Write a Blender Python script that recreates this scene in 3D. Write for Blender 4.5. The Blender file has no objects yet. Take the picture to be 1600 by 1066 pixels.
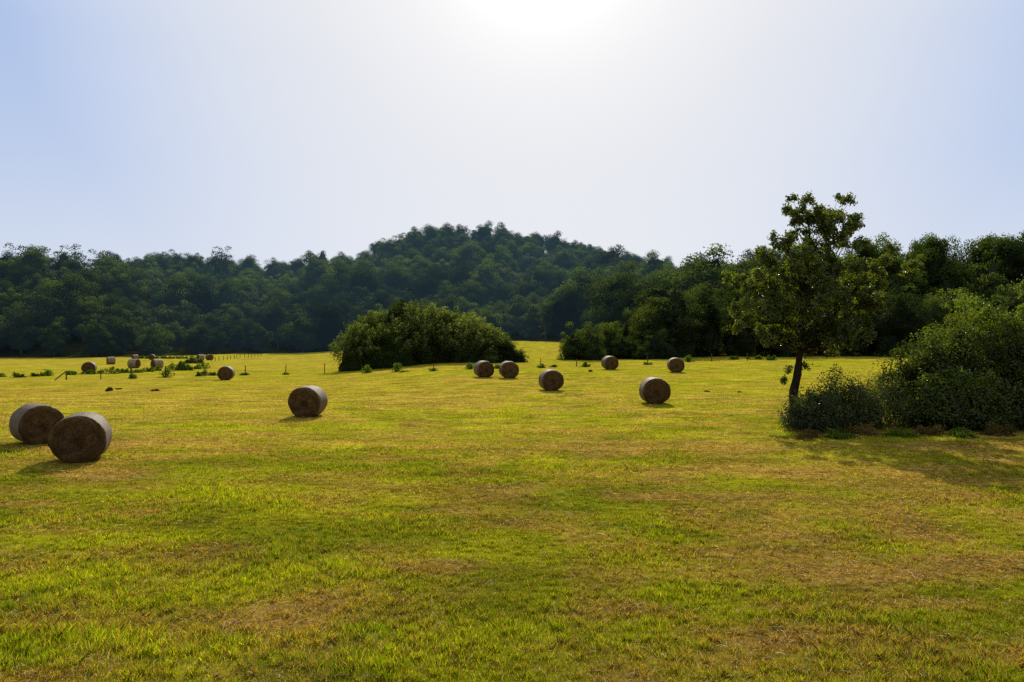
import bpy, math, random
import numpy as np
from mathutils import Vector, Matrix
SC = bpy.context.scene
COL = SC.collection
rng = np.random.default_rng(7)
random.seed(7)
W0, H0, FPX, HOR, EYE = 1600.0, 1066.0, 1220.0, 515.0, 3.3
PITCH = math.atan((533 - HOR) / FPX)

# ------------------------------------------------------------------ noise and terrain
def _hash(ix, iy, seed):
    n = (ix.astype(np.int64) * 374761393 + iy.astype(np.int64) * 668265263 + seed * 1442695041) & 0xffffffff
    n = ((n ^ (n >> 13)) * 1274126177) & 0xffffffff
    return ((n ^ (n >> 16)) & 0xffffff) / float(0xffffff)
def vnoise(x, y, seed=0):
    x = np.asarray(x, float); y = np.asarray(y, float)
    ix = np.floor(x); iy = np.floor(y); fx = x - ix; fy = y - iy
    fx = fx * fx * (3 - 2 * fx); fy = fy * fy * (3 - 2 * fy)
    a = _hash(ix, iy, seed); b = _hash(ix + 1, iy, seed); c = _hash(ix, iy + 1, seed); d = _hash(ix + 1, iy + 1, seed)
    return (a * (1 - fx) + b * fx) * (1 - fy) + (c * (1 - fx) + d * fx) * fy
def fbm(x, y, oct=4, seed=0):
    s = 0; a = .5; t = 0
    for k in range(oct):
        s = s + a * vnoise(x * 2 ** k + 17.3 * k, y * 2 ** k - 9.1 * k, seed + k); t += a; a *= .5
    return s / t
def sst(a, b, x):
    t = np.clip((x - a) / (b - a), 0, 1); return t * t * (3 - 2 * t)

SKYX = [-1500, 0, 100, 150, 300, 370, 420, 500, 560, 600, 640, 700, 740, 800, 880, 930, 1000, 1050, 1100, 1200, 1300, 1400, 1600, 3500]
SKYY = [400, 399, 399, 402, 400, 402, 410, 402, 396, 378, 365, 357, 356, 364, 373, 385, 400, 412, 416, 412, 410, 425, 430, 430]
UF = [-3, -.55, -.47, -.33, -.2, .0, .1, .16, .24, .32, 3]
FF = [176, 178, 186, 208, 214, 214, 190, 150, 108, 98, 96]
UC = [-3, -.535, -.455, -.3, -.1, .05, .2, .32, .5, 3]
CC = [228, 232, 315, 325, 350, 365, 330, 260, 200, 190]
def uof(x, y): return x / np.maximum(y, 20.)
def foot_y(u): return np.interp(u, UF, FF)
def ground_h(x, y):
    x = np.asarray(x, float); y = np.asarray(y, float)
    u = uof(x, y)
    left = sst(-.04, -.30, u)
    fall = np.clip((y - 30) / 132., 0, 1); fall = fall * (1.0 - .12 * fall)
    h = -3.45 * left * fall
    h = h + .25 * sst(90, 175, y) * sst(-.08, .03, u)
    h = h + .05 * (fbm(x * .16, y * .16, 3, 11) - .5) + .05 * (fbm(x * .9, y * .9, 3, 12) - .5) * sst(60, 30, y)
    F = foot_y(u); C = np.interp(u, UC, CC)
    sky = np.interp(800 + u * FPX, SKYX, SKYY)
    Hc = EYE + (HOR - sky) / FPX * C - 9.0
    t = (y - F) / (C - F)
    p = .34 * sst(0, .55, t) + .66 * sst(.32, 1.0, t)
    lump = (fbm(x * .022 + 5, y * .03, 3, 31) - .5)
    hill = p * (Hc - h) + lump * 9 * sst(0.02, .3, t) * (1 - .75 * sst(.75, 1, t))
    hill = hill - np.clip(t - 1, 0, 2) * 8 * (t > 1)
    h = h + np.where((t > 0) & (y > 60), hill, 0)
    return h

# ------------------------------------------------------------------ helpers
def pix(px, py, z):            # world point on the ray of a photo pixel at depth z
    a = math.atan((533 - py) / FPX) - PITCH
    return ((px - 800) / FPX * z, z, EYE + math.tan(a) * z)
def foot(px, py, z0=6, z1=420):
    """where the ray of a photo pixel meets the ground"""
    zs = np.exp(np.linspace(math.log(z0), math.log(z1), 6000))
    X = (px - 800) / FPX * zs; a = math.atan((533 - py) / FPX) - PITCH
    Z = EYE + math.tan(a) * zs
    g = ground_h(X, zs); k = np.argmax(Z <= g)
    if Z[k] > g[k]: k = len(zs) - 1
    return float(X[k]), float(zs[k]), float(g[k])
def gz(x, y): return float(ground_h(np.array([x]), np.array([y]))[0])

def mesh_from(name, V, Fs, mats, smooth=False, midx=None, cols=None, colname='tint'):
    """V (n,3) array; Fs list of (m,k) int arrays"""
    me = bpy.data.meshes.new(name)
    V = np.asarray(V, np.float32)
    me.vertices.add(len(V)); me.vertices.foreach_set('co', V.ravel())
    Fs = [np.asarray(f, np.int32) for f in Fs if len(f)]
    nl = sum(f.size for f in Fs); nf = sum(len(f) for f in Fs)
    me.loops.add(nl); me.loops.foreach_set('vertex_index', np.concatenate([f.ravel() for f in Fs]))
    tot = np.concatenate([np.full(len(f), f.shape[1], np.int32) for f in Fs])
    st = np.concatenate([[0], np.cumsum(tot)[:-1]]).astype(np.int32)
    me.polygons.add(nf); me.polygons.foreach_set('loop_start', st)
    try: me.polygons.foreach_set('loop_total', tot)
    except Exception: pass
    for m in mats: me.materials.append(m)
    if midx is not None: me.polygons.foreach_set('material_index', np.asarray(midx, np.int32))
    if smooth is True: me.polygons.foreach_set('use_smooth', np.ones(nf, bool))
    elif smooth is not False: me.polygons.foreach_set('use_smooth', np.asarray(smooth, bool))
    if cols is not None:
        at = me.color_attributes.new(colname, 'FLOAT_COLOR', 'POINT')
        c = np.ones((len(V), 4), np.float32); c[:, :cols.shape[1]] = cols
        at.data.foreach_set('color', c.ravel())
    me.update(calc_edges=True)
    return me
class MB:
    def __init__(s): s.V = []; s.F = {}; s.n = 0; s.C = []
    def add(s, V, F, mat=0, col=None):
        V = np.asarray(V, float); F = np.asarray(F, int)
        s.V.append(V); s.F.setdefault((F.shape[1], mat), []).append(F + s.n); s.n += len(V)
        if col is None: col = np.ones((len(V), 3))
        elif np.ndim(col) == 1: col = np.tile(col, (len(V), 1))
        s.C.append(col)
    def mesh(s, name, mats, smoothmats=()):
        Fs = []; mi = []; sm = []
        for (k, m), L in s.F.items():
            f = np.concatenate(L); Fs.append(f); mi += [m] * len(f); sm += [m in smoothmats] * len(f)
        return mesh_from(name, np.concatenate(s.V), Fs, mats, sm, mi, np.concatenate(s.C))
def link(name, me, parent=None, loc=None):
    o = bpy.data.objects.new(name, me); COL.objects.link(o)
    if parent: o.parent = parent
    if loc is not None: o.location = loc
    return o
def tag(o, label=None, cat=None, group=None, kind=None):
    if label: o['label'] = label
    if cat: o['category'] = cat
    if group: o['group'] = group
    if kind: o['kind'] = kind
    return o
def thing(name, label, cat, loc, group=None, rz=0, sc=1):
    o = bpy.data.objects.new(name, None); COL.objects.link(o); o.empty_display_size = .3
    o.location = loc; o.rotation_euler = (0, 0, rz); o.scale = (sc, sc, sc) if np.isscalar(sc) else sc
    return tag(o, label, cat, group)
def dup(root, loc, rz=0, sc=1, label=None, group=None):
    r = root.copy(); COL.objects.link(r); r.location = loc; r.rotation_euler = (0, 0, rz)
    r.scale = (sc, sc, sc) if np.isscalar(sc) else sc
    if label: r['label'] = label
    if group: r['group'] = group
    for ch in list(root.children):
        c = ch.copy(); COL.objects.link(c); c.parent = r
    return r
def nrm(a): return a / np.maximum(np.linalg.norm(a, axis=-1, keepdims=True), 1e-9)
def leafquads(P, N, L, Wd, r, bend=.15):
    n = len(P); L = np.broadcast_to(L, (n,))[:, None]; Wd = np.broadcast_to(Wd, (n,))[:, None]
    q = r.normal(size=(n, 3)); t1 = nrm(np.cross(N, q)); t2 = np.cross(N, t1)
    V = np.stack([P - t1 * L * .5 - N * L * bend, P + t2 * Wd * .5, P + t1 * L * .5 - N * L * bend, P - t2 * Wd * .5], 1).reshape(-1, 3)
    return V, np.arange(4 * n).reshape(-1, 4)
def tube(pts, rad, sides=7, rough=0.0, r=rng):
    pts = np.asarray(pts, float); rad = np.broadcast_to(rad, (len(pts),)); V = []; n = len(pts)
    ref = np.array([0.13, 1., .07])
    for i in range(n):
        d = nrm(pts[min(i + 1, n - 1)] - pts[max(i - 1, 0)])
        a = nrm(np.cross(d, ref)); b = np.cross(d, a)
        th = np.arange(sides) / sides * 2 * math.pi
        rr = rad[i] * (1 + rough * r.normal(size=sides))
        V.append(pts[i] + (np.cos(th) * rr)[:, None] * a + (np.sin(th) * rr)[:, None] * b)
    V = np.concatenate(V); F = []
    for i in range(n - 1):
        for k in range(sides):
            F.append((i * sides + k, i * sides + (k + 1) % sides, (i + 1) * sides + (k + 1) % sides, (i + 1) * sides + k))
    return V, np.array(F)
def spline(pts, n):
    pts = np.asarray(pts, float); t = np.linspace(0, len(pts) - 1, n); out = []
    for u in t:
        i = min(int(u), len(pts) - 2); f = u - i
        p0, p1, p2, p3 = pts[max(i - 1, 0)], pts[i], pts[i + 1], pts[min(i + 2, len(pts) - 1)]
        out.append(.5 * ((2 * p1) + (p2 - p0) * f + (2 * p0 - 5 * p1 + 4 * p2 - p3) * f * f + (3 * p1 - p0 - 3 * p2 + p3) * f ** 3))
    return np.array(out)

# ------------------------------------------------------------------ materials
def newmat(name):
    m = bpy.data.materials.new(name); m.use_nodes = True; nt = m.node_tree; nt.nodes.clear()
    out = nt.nodes.new('ShaderNodeOutputMaterial')
    return m, nt, nt.nodes, nt.links, out
def val(nt, x):
    n = nt.nodes.new('ShaderNodeValue'); n.outputs[0].default_value = x; return n.outputs[0]
def mth(nt, op, a, b=None, clamp=False):
    n = nt.nodes.new('ShaderNodeMath'); n.operation = op; n.use_clamp = clamp
    for i, v in enumerate((a, b)):
        if v is None: continue
        if isinstance(v, (int, float)): n.inputs[i].default_value = v
        else: nt.links.new(v, n.inputs[i])
    return n.outputs[0]
def mixc(nt, f, a, b, mode='MIX'):
    n = nt.nodes.new('ShaderNodeMix'); n.data_type = 'RGBA'; n.blend_type = mode
    for s, v in ((n.inputs[0], f), (n.inputs[6], a), (n.inputs[7], b)):
        if isinstance(v, (int, float)): s.default_value = v
        elif isinstance(v, tuple): s.default_value = (*v, 1)
        else: nt.links.new(v, s)
    return n.outputs[2]
def noise(nt, vec, scale, detail=4, rough=.55):
    n = nt.nodes.new('ShaderNodeTexNoise'); n.inputs['Scale'].default_value = scale; n.inputs['Detail'].default_value = detail
    n.inputs['Roughness'].default_value = rough
    if vec is not None: nt.links.new(vec, n.inputs['Vector'])
    return n.outputs['Fac']
def remap(nt, x, a, b, c=0., d=1.):
    n = nt.nodes.new('ShaderNodeMapRange'); n.inputs[1].default_value = a; n.inputs[2].default_value = b
    n.inputs[3].default_value = c; n.inputs[4].default_value = d; nt.links.new(x, n.inputs[0]); return n.outputs[0]
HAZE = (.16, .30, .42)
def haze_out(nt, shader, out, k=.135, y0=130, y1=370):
    """aerial perspective of the hazy valley: bluish glow painted onto far surfaces, by their place in the world"""
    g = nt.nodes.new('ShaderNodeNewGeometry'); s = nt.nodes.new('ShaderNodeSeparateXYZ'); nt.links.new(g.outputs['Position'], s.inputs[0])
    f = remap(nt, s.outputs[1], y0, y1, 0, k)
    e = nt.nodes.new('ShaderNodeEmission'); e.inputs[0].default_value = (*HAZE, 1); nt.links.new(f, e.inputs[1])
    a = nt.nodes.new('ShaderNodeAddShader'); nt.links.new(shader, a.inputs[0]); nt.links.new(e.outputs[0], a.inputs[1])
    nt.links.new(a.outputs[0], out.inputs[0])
def foliage(name, dark, light, trans=.35, tcol=None, gloss=.0, rough=.5, haze=True, hue=.0, scale=.35):
    m, nt, N, L, out = newmat(name)
    at = N.new('ShaderNodeAttribute'); at.attribute_name = 'tint'
    oi = N.new('ShaderNodeObjectInfo'); g = N.new('ShaderNodeNewGeometry')
    nz = noise(nt, g.outputs['Position'], scale, 3)
    f = mth(nt, 'ADD', mth(nt, 'MULTIPLY', oi.outputs['Random'], .75), mth(nt, 'MULTIPLY', nz, .55))
    f = mth(nt, 'SUBTRACT', f, .12, True)
    f = mth(nt, 'ADD', f, remap(nt, noise(nt, g.outputs['Position'], .022, 2), .35, .65, -.35, .35), True)
    c = mixc(nt, f, dark, light)
    c = mixc(nt, 1., c, at.outputs['Color'], 'MULTIPLY')
    d = N.new('ShaderNodeBsdfDiffuse'); L.new(c, d.inputs[0])
    t = N.new('ShaderNodeBsdfTranslucent')
    tc = mixc(nt, 1., c, tcol or (1.5, 1.45, .6), 'MULTIPLY'); L.new(tc, t.inputs[0])
    mx = N.new('ShaderNodeMixShader'); mx.inputs[0].default_value = trans; L.new(d.outputs[0], mx.inputs[1]); L.new(t.outputs[0], mx.inputs[2])
    o = mx.outputs[0]
    if gloss > 0:
        gl = N.new('ShaderNodeBsdfGlossy'); gl.inputs['Roughness'].default_value = rough; gl.inputs[0].default_value = (.9, .95, .85, 1)
        m2 = N.new('ShaderNodeMixShader'); m2.inputs[0].default_value = gloss; L.new(o, m2.inputs[1]); L.new(gl.outputs[0], m2.inputs[2]); o = m2.outputs[0]
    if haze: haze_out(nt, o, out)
    else: L.new(o, out.inputs[0])
    return m
def bark(name, c0=(.05, .035, .022), c1=(.11, .085, .06), haze=True, scale=6):
    m, nt, N, L, out = newmat(name)
    tc = N.new('ShaderNodeTexCoord'); mp = N.new('ShaderNodeMapping'); mp.inputs['Scale'].default_value = (1, 1, .25); L.new(tc.outputs['Object'], mp.inputs[0])
    n = noise(nt, mp.outputs[0], scale, 6, .65); c = mixc(nt, remap(nt, n, .3, .7), c0, c1)
    b = N.new('ShaderNodeBump'); b.inputs['Strength'].default_value = .6; b.inputs['Distance'].default_value = .03; L.new(n, b.inputs['Height'])
    d = N.new('ShaderNodeBsdfDiffuse'); L.new(c, d.inputs[0]); L.new(b.outputs[0], d.inputs['Normal'])
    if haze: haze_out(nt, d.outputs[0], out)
    else: L.new(d.outputs[0], out.inputs[0])
    return m
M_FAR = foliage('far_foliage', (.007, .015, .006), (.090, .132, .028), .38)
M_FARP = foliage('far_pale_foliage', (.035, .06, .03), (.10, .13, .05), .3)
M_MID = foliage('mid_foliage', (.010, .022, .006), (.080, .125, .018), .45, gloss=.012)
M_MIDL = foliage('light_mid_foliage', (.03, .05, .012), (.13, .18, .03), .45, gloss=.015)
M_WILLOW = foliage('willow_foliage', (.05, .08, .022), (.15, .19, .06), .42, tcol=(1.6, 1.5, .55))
M_TREE = foliage('oak_foliage', (.018, .032, .006), (.075, .105, .012), .48, tcol=(2.1, 2.0, .35), gloss=.05, rough=.35, haze=False, scale=1.2)
M_BUSH = foliage('bush_foliage', (.012, .025, .005), (.105, .145, .013), .50, tcol=(2.1, 2.1, .4), gloss=.035, rough=.4, haze=False, scale=1.0)
M_BRAM = foliage('bramble_foliage', (.03, .052, .012), (.13, .17, .03), .48, gloss=.035, rough=.4, haze=False, scale=1.5)
M_DRYG = foliage('dry_grass', (.10, .075, .03), (.22, .15, .06), .4, haze=False, scale=1.5)
M_WEED = foliage('weed_foliage', (.07, .12, .02), (.16, .22, .04), .45, haze=False, scale=1.5)
M_BARK = bark('oak_bark', (.02, .014, .009), (.05, .038, .028), haze=False)
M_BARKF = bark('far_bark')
M_TWIG = bark('twig_bark', (.06, .045, .03), (.12, .10, .07), haze=False, scale=20)
M_POST = bark('weathered_post_wood', (.07, .055, .04), (.16, .13, .10), haze=False, scale=9)

# ------------------------------------------------------------------ meadow colour field (shared by ground and blades)
def flat(px, py):
    z = EYE * FPX / (py - HOR); return (px - 800) / FPX * z, z
DRY_SPOTS = [(*flat(px, py), rx, ry, a) for px, py, rx, ry, a in [(1340, 900, 1.5, .35, .22), (1560, 885, 1.2, .3, .18), (1420, 945, .7, .2, .22), (150, 835, .9, .25, .2), (480, 945, .7, .3, .18),
    (430, 975, .5, .2, .16), (60, 870, .8, .2, .12), (1150, 700, 2.2, .6, .16), (1290, 735, 4, .5, .12), (700, 890, 1.0, .25, .14), (1000, 960, .8, .25, .14), (1200, 1000, .7, .3, .16), (250, 690, 3, .7, .1), (80, 600, 9, 2.0, .2), (250, 595, 8, 1.5, .16), (860, 700, 2.5, .5, .12), (1480, 1010, .7, .3, .1)]]
def dryness(x, y):
    st = fbm(x * .10 + 3, y * .42, 4, 41)             # swaths run across the field
    cl = fbm(x * .9, y * 1.3, 4, 51)
    big = fbm(x * .03, y * .05, 3, 61)
    fs = fbm(x * .22 + 31, y * 1.7, 3, 45)
    d = .26 * st + .46 * cl + .20 * big + .18 * fs
    for sx, sy, rx, ry, a in DRY_SPOTS: d = d + a * np.exp(-((x - sx) / rx) ** 2 - ((y - sy) / ry) ** 2) * (.4 + 1.2 * fs)
    d = d - .04 * sst(16, 6, y) + .035 * sst(20, 60, y)
    # an old track / dry strip by the fence line on the left
    return np.clip((d - .42) / .26, 0, 1)
G_GREEN = np.array([.215, .265, .011]); G_LIME = np.array([.43, .465, .014]); G_DRY = np.array([.50, .295, .095]); G_DARK = np.array([.055, .085, .008])
def meadow_col(x, y, jit=None, r=None):
    d = dryness(x, y); l = fbm(x * .35 + 9, y * .5, 4, 71); far = sst(12, 45, y)[:, None]
    c = G_GREEN + (G_LIME - G_GREEN) * np.clip((l - .3) * 2.2, 0, 1)[:, None]
    c = c + (np.array([.385, .40, .024]) - c) * .60 * far
    k = np.clip(d * .85 - .08, 0, .7)[:, None]
    k = k * (1 - .32 * far)
    c = c + (G_DRY - c) * k
    dk = sst(.54, .68, fbm(x * 1.7 + 40, y * 2.3, 4, 131)) * (.35 + .65 * sst(.35, .6, fbm(x * .12, y * .2, 2, 141)))      # darker clover and weed patches
    return c * (1 - .32 * dk[:, None] * np.array([1.12, .8, .9])) * np.array([1.02, 1.02, .88])

def mat_ground():
    m, nt, N, L, out = newmat('meadow_turf')
    at = N.new('ShaderNodeAttribute'); at.attribute_name = 'tint'
    g = N.new('ShaderNodeNewGeometry'); P = g.outputs['Position']
    mp = N.new('ShaderNodeMapping'); mp.inputs['Scale'].default_value = (.45, 1, 1); L.new(P, mp.inputs[0])
    n1 = noise(nt, mp.outputs[0], 1.1, 6, .62); n2 = noise(nt, mp.outputs[0], 7, 6, .7); n3 = noise(nt, mp.outputs[0], 40, 3, .6)
    v = mth(nt, 'ADD', mth(nt, 'MULTIPLY', remap(nt, n1, .3, .7), .5), mth(nt, 'MULTIPLY', remap(nt, n2, .3, .7), .7))
    c = mixc(nt, 1., at.outputs['Color'], mixc(nt, remap(nt, v, .25, 1.0), (.30, .25, .20), (1.55, 1.45, 1.1)), 'MULTIPLY')
    # brown specks of cut thatch
    c = mixc(nt, remap(nt, n2, .60, .70, 0, .6), c, (.26, .16, .06))
    mp2 = N.new('ShaderNodeMapping'); mp2.inputs['Scale'].default_value = (.12, .9, 1); mp2.inputs['Location'].default_value = (4, 2, 0); L.new(P, mp2.inputs[0])
    n4 = noise(nt, mp2.outputs[0], .8, 5, .7)
    c = mixc(nt, remap(nt, n4, .60, .68, 0, .55), c, (.24, .15, .06))
    c = mixc(nt, remap(nt, n3, .5, .7, 0, .6), c, (.06, .045, .012))
    d = N.new('ShaderNodeBsdfDiffuse'); L.new(c, d.inputs[0])
    b = N.new('ShaderNodeBump'); b.inputs['Strength'].default_value = .5; b.inputs['Distance'].default_value = .05
    L.new(mth(nt, 'ADD', n2, mth(nt, 'MULTIPLY', n3, .4)), b.inputs['Height']); L.new(b.outputs[0], d.inputs['Normal'])
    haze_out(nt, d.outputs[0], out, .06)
    return m
M_GROUND = mat_ground()
def build_ground():
    ys = [-60, -40, -25, -15, -8, -4, -1, 2]
    y = 3.
    while y < 3000:
        ys.append(y); y += .10 if y < 7 else (.014 * y if y < 200 else (.02 * y if y < 400 else .2 * y))
    ys = np.array(ys)
    t = np.linspace(-1, 1, 561); xs = np.sinh(t * 6.2) / math.sinh(6.2) * 2500
    X, Y = np.meshgrid(xs, ys); Xf = X.ravel(); Yf = Y.ravel()
    Z = ground_h(Xf, Yf)
    u = uof(Xf, Yf); inh = (Yf > foot_y(u) - 2)
    C = meadow_col(Xf, Yf)
    # near turf browned towards soil, with shade between the blades painted in
    nb = .42 + .58 * sst(9, 30, Yf)[:, None]
    C = C * nb + np.array([.045, .03, .010]) * (1 - nb)
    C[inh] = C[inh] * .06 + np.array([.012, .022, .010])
    cx, cy, _ = CLEAR
    w = np.exp(-((Xf - cx) ** 2 / 260 + (Yf - cy) ** 2 / 300))[:, None]
    C = C * (1 - w) + np.array([.16, .20, .05]) * w
    nx = len(xs); ny = len(ys)
    i = (np.arange(ny - 1)[:, None] * nx + np.arange(nx - 1)).ravel()
    F = np.stack([i, i + 1, i + nx + 1, i + nx], 1)
    me = mesh_from('ground', np.stack([Xf, Yf, Z], 1), [F], [M_GROUND], True, None, C)
    tag(link('ground', me), 'mown yellow green hay meadow running back to the wooded hills', 'ground', None, 'structure')
CLEAR = foot(225, 492)
build_ground()

# ------------------------------------------------------------------ grass
def mat_blade():
    m, nt, N, L, out = newmat('grass_blade')
    at = N.new('ShaderNodeAttribute'); at.attribute_name = 'tint'
    d = N.new('ShaderNodeBsdfDiffuse'); L.new(at.outputs['Color'], d.inputs[0])
    t = N.new('ShaderNodeBsdfTranslucent'); L.new(mixc(nt, 1., at.outputs['Color'], (1.7, 1.6, .6), 'MULTIPLY'), t.inputs[0])
    mx = N.new('ShaderNodeMixShader'); mx.inputs[0].default_value = .5; L.new(d.outputs[0], mx.inputs[1]); L.new(t.outputs[0], mx.inputs[2])
    L.new(mx.outputs[0], out.inputs[0]); return m
M_BLADE = mat_blade()
def grass():
    n = 1250000
    y = np.exp(rng.uniform(math.log(5.2), math.log(95), n)); x = rng.uniform(-.78, .78, n) * y
    # tufts: pull part of the blades together
    tuft = rng.random(n) < .45
    cx = np.round(x / .22 + .35 * vnoise(x * 9, y * 9, 3)) * .22; cy = np.round(y / .22) * .22
    ox = (_hash(np.round(cx / .22), np.round(cy / .22), 5) - .5) * .3; oy = (_hash(np.round(cx / .22), np.round(cy / .22), 6) - .5) * .3
    near = y < 22
    tt = tuft & near
    x = np.where(tt, cx + ox + rng.normal(0, .035, n), x); y = np.where(tt, cy + oy + rng.normal(0, .035, n), y)
    d = dryness(x, y); keep = rng.random(n) > d * .45
    x, y, d, tt = x[keep], y[keep], d[keep], tt[keep]; n = len(x)
    lush = fbm(x * .5 + 3, y * .6 + 1, 3, 91)
    s = (y / 8) ** .62
    h = (.030 + .036 * np.clip((lush - .36) * 3.0, 0, 1.3) ** 1.3 * (1 - .8 * d)) * rng.uniform(.5, 1.5, n) * np.where(tt, 1.35, 1.)
    h = h * np.clip(1.12 - (y - 20) / 90, .5, 1.1)
    w = .0042 * s * rng.uniform(.6, 1.4, n)
    ang = rng.uniform(0, 2 * math.pi, n); lean = rng.uniform(.05, .8, n) * h * (1 + d)
    la = rng.uniform(0, 2 * math.pi, n)
    z = ground_h(x, y) - .004
    B = np.stack([x, y, z], 1); side = np.stack([np.cos(ang), np.sin(ang), 0 * ang], 1) * w[:, None]
    top = B + np.stack([np.cos(la) * lean, np.sin(la) * lean, h], 1)
    mid = B + (top - B) * np.array([.42, .42, .62])
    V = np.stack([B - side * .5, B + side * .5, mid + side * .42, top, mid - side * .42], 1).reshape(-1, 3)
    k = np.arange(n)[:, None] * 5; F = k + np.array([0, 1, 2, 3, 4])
    c = meadow_col(x, y)
    br = (rng.uniform(.3, 1.55, n) * (.84 + .25 * np.clip((lush - .3) * 2.5, 0, 1)))[:, None]; c = c * br
    dry = (rng.random(n) < (.20 + .5 * d))[:, None]
    c = np.where(dry, np.array([.42, .25, .08]) * rng.uniform(.35, 1.25, n)[:, None], c)
    vary = rng.random(n)[:, None]; c = np.where(~dry & (vary < .25), c * np.array([.55, .8, .8]), c)
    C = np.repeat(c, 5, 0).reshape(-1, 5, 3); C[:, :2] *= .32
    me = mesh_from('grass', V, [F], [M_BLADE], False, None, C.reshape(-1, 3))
    tag(link('grass', me), 'short mown grass of the hay meadow with brown dry patches', 'grass', None, 'stuff')
    # cut straw lying on the stubble
    n = 80000; y = np.exp(rng.uniform(math.log(5.2), math.log(40), n)); x = rng.uniform(-.78, .78, n) * y
    d = dryness(x, y); k = rng.random(n) < (.08 + 1.1 * d ** 1.4); x, y = x[k], y[k]; n = len(x)
    L = rng.uniform(.03, .13, n) * np.where(rng.random(n) < .03, 2.4, 1); a = rng.uniform(0, 6.28, n)
    w = .0023 * (y / 8) ** .7 * rng.uniform(.6, 1.5, n)
    z = ground_h(x, y) + rng.uniform(.012, .055, n)
    dv = np.stack([np.cos(a) * L, np.sin(a) * L, rng.normal(0, .15, n) * L], 1); sd = np.stack([-np.sin(a), np.cos(a), .5 + 0 * a], 1) * w[:, None]
    B = np.stack([x, y, z], 1); md = B + dv * .5 + np.stack([0 * a, 0 * a, .1 * L], 1) + sd * 0
    V = np.stack([B - sd, B + sd, md + sd, md - sd, B + dv + sd * .7, B + dv - sd * .7], 1).reshape(-1, 3)
    q = np.arange(n)[:, None] * 6; F = np.concatenate([q + np.array([0, 1, 2, 3]), q + np.array([3, 2, 4, 5])])
    c = np.array([.74, .54, .29]) * rng.uniform(.3, 1.15, n)[:, None]
    me = mesh_from('straw', V, [F], [M_BLADE], False, None, np.repeat(c, 6, 0))
    tag(link('straw_litter', me), 'loose dry stalks of cut hay lying over the stubble', 'straw', None, 'stuff')
grass()

# ------------------------------------------------------------------ hay bales
def mat_hay():
    m, nt, N, L, out = newmat('hay_end')
    tc = N.new('ShaderNodeTexCoord'); s = N.new('ShaderNodeSeparateXYZ'); L.new(tc.outputs['Object'], s.inputs[0])
    zc = mth(nt, 'SUBTRACT', s.outputs[2], .64)
    r = mth(nt, 'SQRT', mth(nt, 'ADD', mth(nt, 'MULTIPLY', s.outputs[0], s.outputs[0]), mth(nt, 'MULTIPLY', zc, zc)))
    ang = mth(nt, 'ARCTAN2', zc, s.outputs[0])
    spi = mth(nt, 'ADD', r, mth(nt, 'MULTIPLY', ang, .012))
    cb = N.new('ShaderNodeCombineXYZ'); L.new(mth(nt, 'MULTIPLY', spi, 26.), cb.inputs[0]); L.new(mth(nt, 'MULTIPLY', ang, 2.2), cb.inputs[1]); L.new(s.outputs[1], cb.inputs[2])
    n1 = noise(nt, cb.outputs[0], 1.0, 5, .7); n2 = noise(nt, tc.outputs['Object'], 34, 4, .7); n3 = noise(nt, tc.outputs['Object'], 3.2, 3)
    c = mixc(nt, remap(nt, n1, .32, .68), (.062, .034, .013), (.25, .155, .065))
    c = mixc(nt, remap(nt, n2, .45, .72, 0, .65), c, (.18, .10, .042))
    c = mixc(nt, remap(nt, n3, .35, .7, 0, .6), c, (.055, .025, .01))
    d = N.new('ShaderNodeBsdfDiffuse'); L.new(c, d.inputs[0])
    b = N.new('ShaderNodeBump'); b.inputs['Strength'].default_value = .9; b.inputs['Distance'].default_value = .05
    L.new(mth(nt, 'ADD', n1, n2), b.inputs['Height']); L.new(b.outputs[0], d.inputs['Normal']); L.new(d.outputs[0], out.inputs[0])
    return m
def mat_wrap():
    m, nt, N, L, out = newmat('net_wrapped_hay')
    tc = N.new('ShaderNodeTexCoord'); mp = N.new('ShaderNodeMapping'); mp.inputs['Scale'].default_value = (1, 9, 1); L.new(tc.outputs['Object'], mp.inputs[0])
    n1 = noise(nt, mp.outputs[0], 2.2, 5, .65); n2 = noise(nt, tc.outputs['Object'], 30, 4, .7)
    c = mixc(nt, remap(nt, n1, .3, .7), (.095, .064, .034), (.185, .135, .082)); c = mixc(nt, remap(nt, n2, .5, .7, 0, .6), c, (.10, .06, .035))
    p = N.new('ShaderNodeBsdfPrincipled'); L.new(c, p.inputs['Base Color']); p.inputs['Roughness'].default_value = .7
    p.inputs['Specular IOR Level'].default_value = .3
    b = N.new('ShaderNodeBump'); b.inputs['Strength'].default_value = .5; b.inputs['Distance'].default_value = .02
    L.new(mth(nt, 'ADD', n1, n2), b.inputs['Height']); L.new(b.outputs[0], p.inputs['Normal']); L.new(p.outputs[0], out.inputs[0])
    return m
M_HAY, M_WRAP = mat_hay(), mat_wrap()
M_PALE = mat_wrap(); M_PALE.name = 'pale_wrapped_hay'  # lighter copy of the wrap for the far side-on bales
for nd in M_PALE.node_tree.nodes:
    if nd.type == 'MIX' and not nd.inputs[6].is_linked:
        for q in (6, 7): nd.inputs[q].default_value = tuple(min(1, v * 2.1) for v in nd.inputs[q].default_value[:3]) + (1,)
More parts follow.
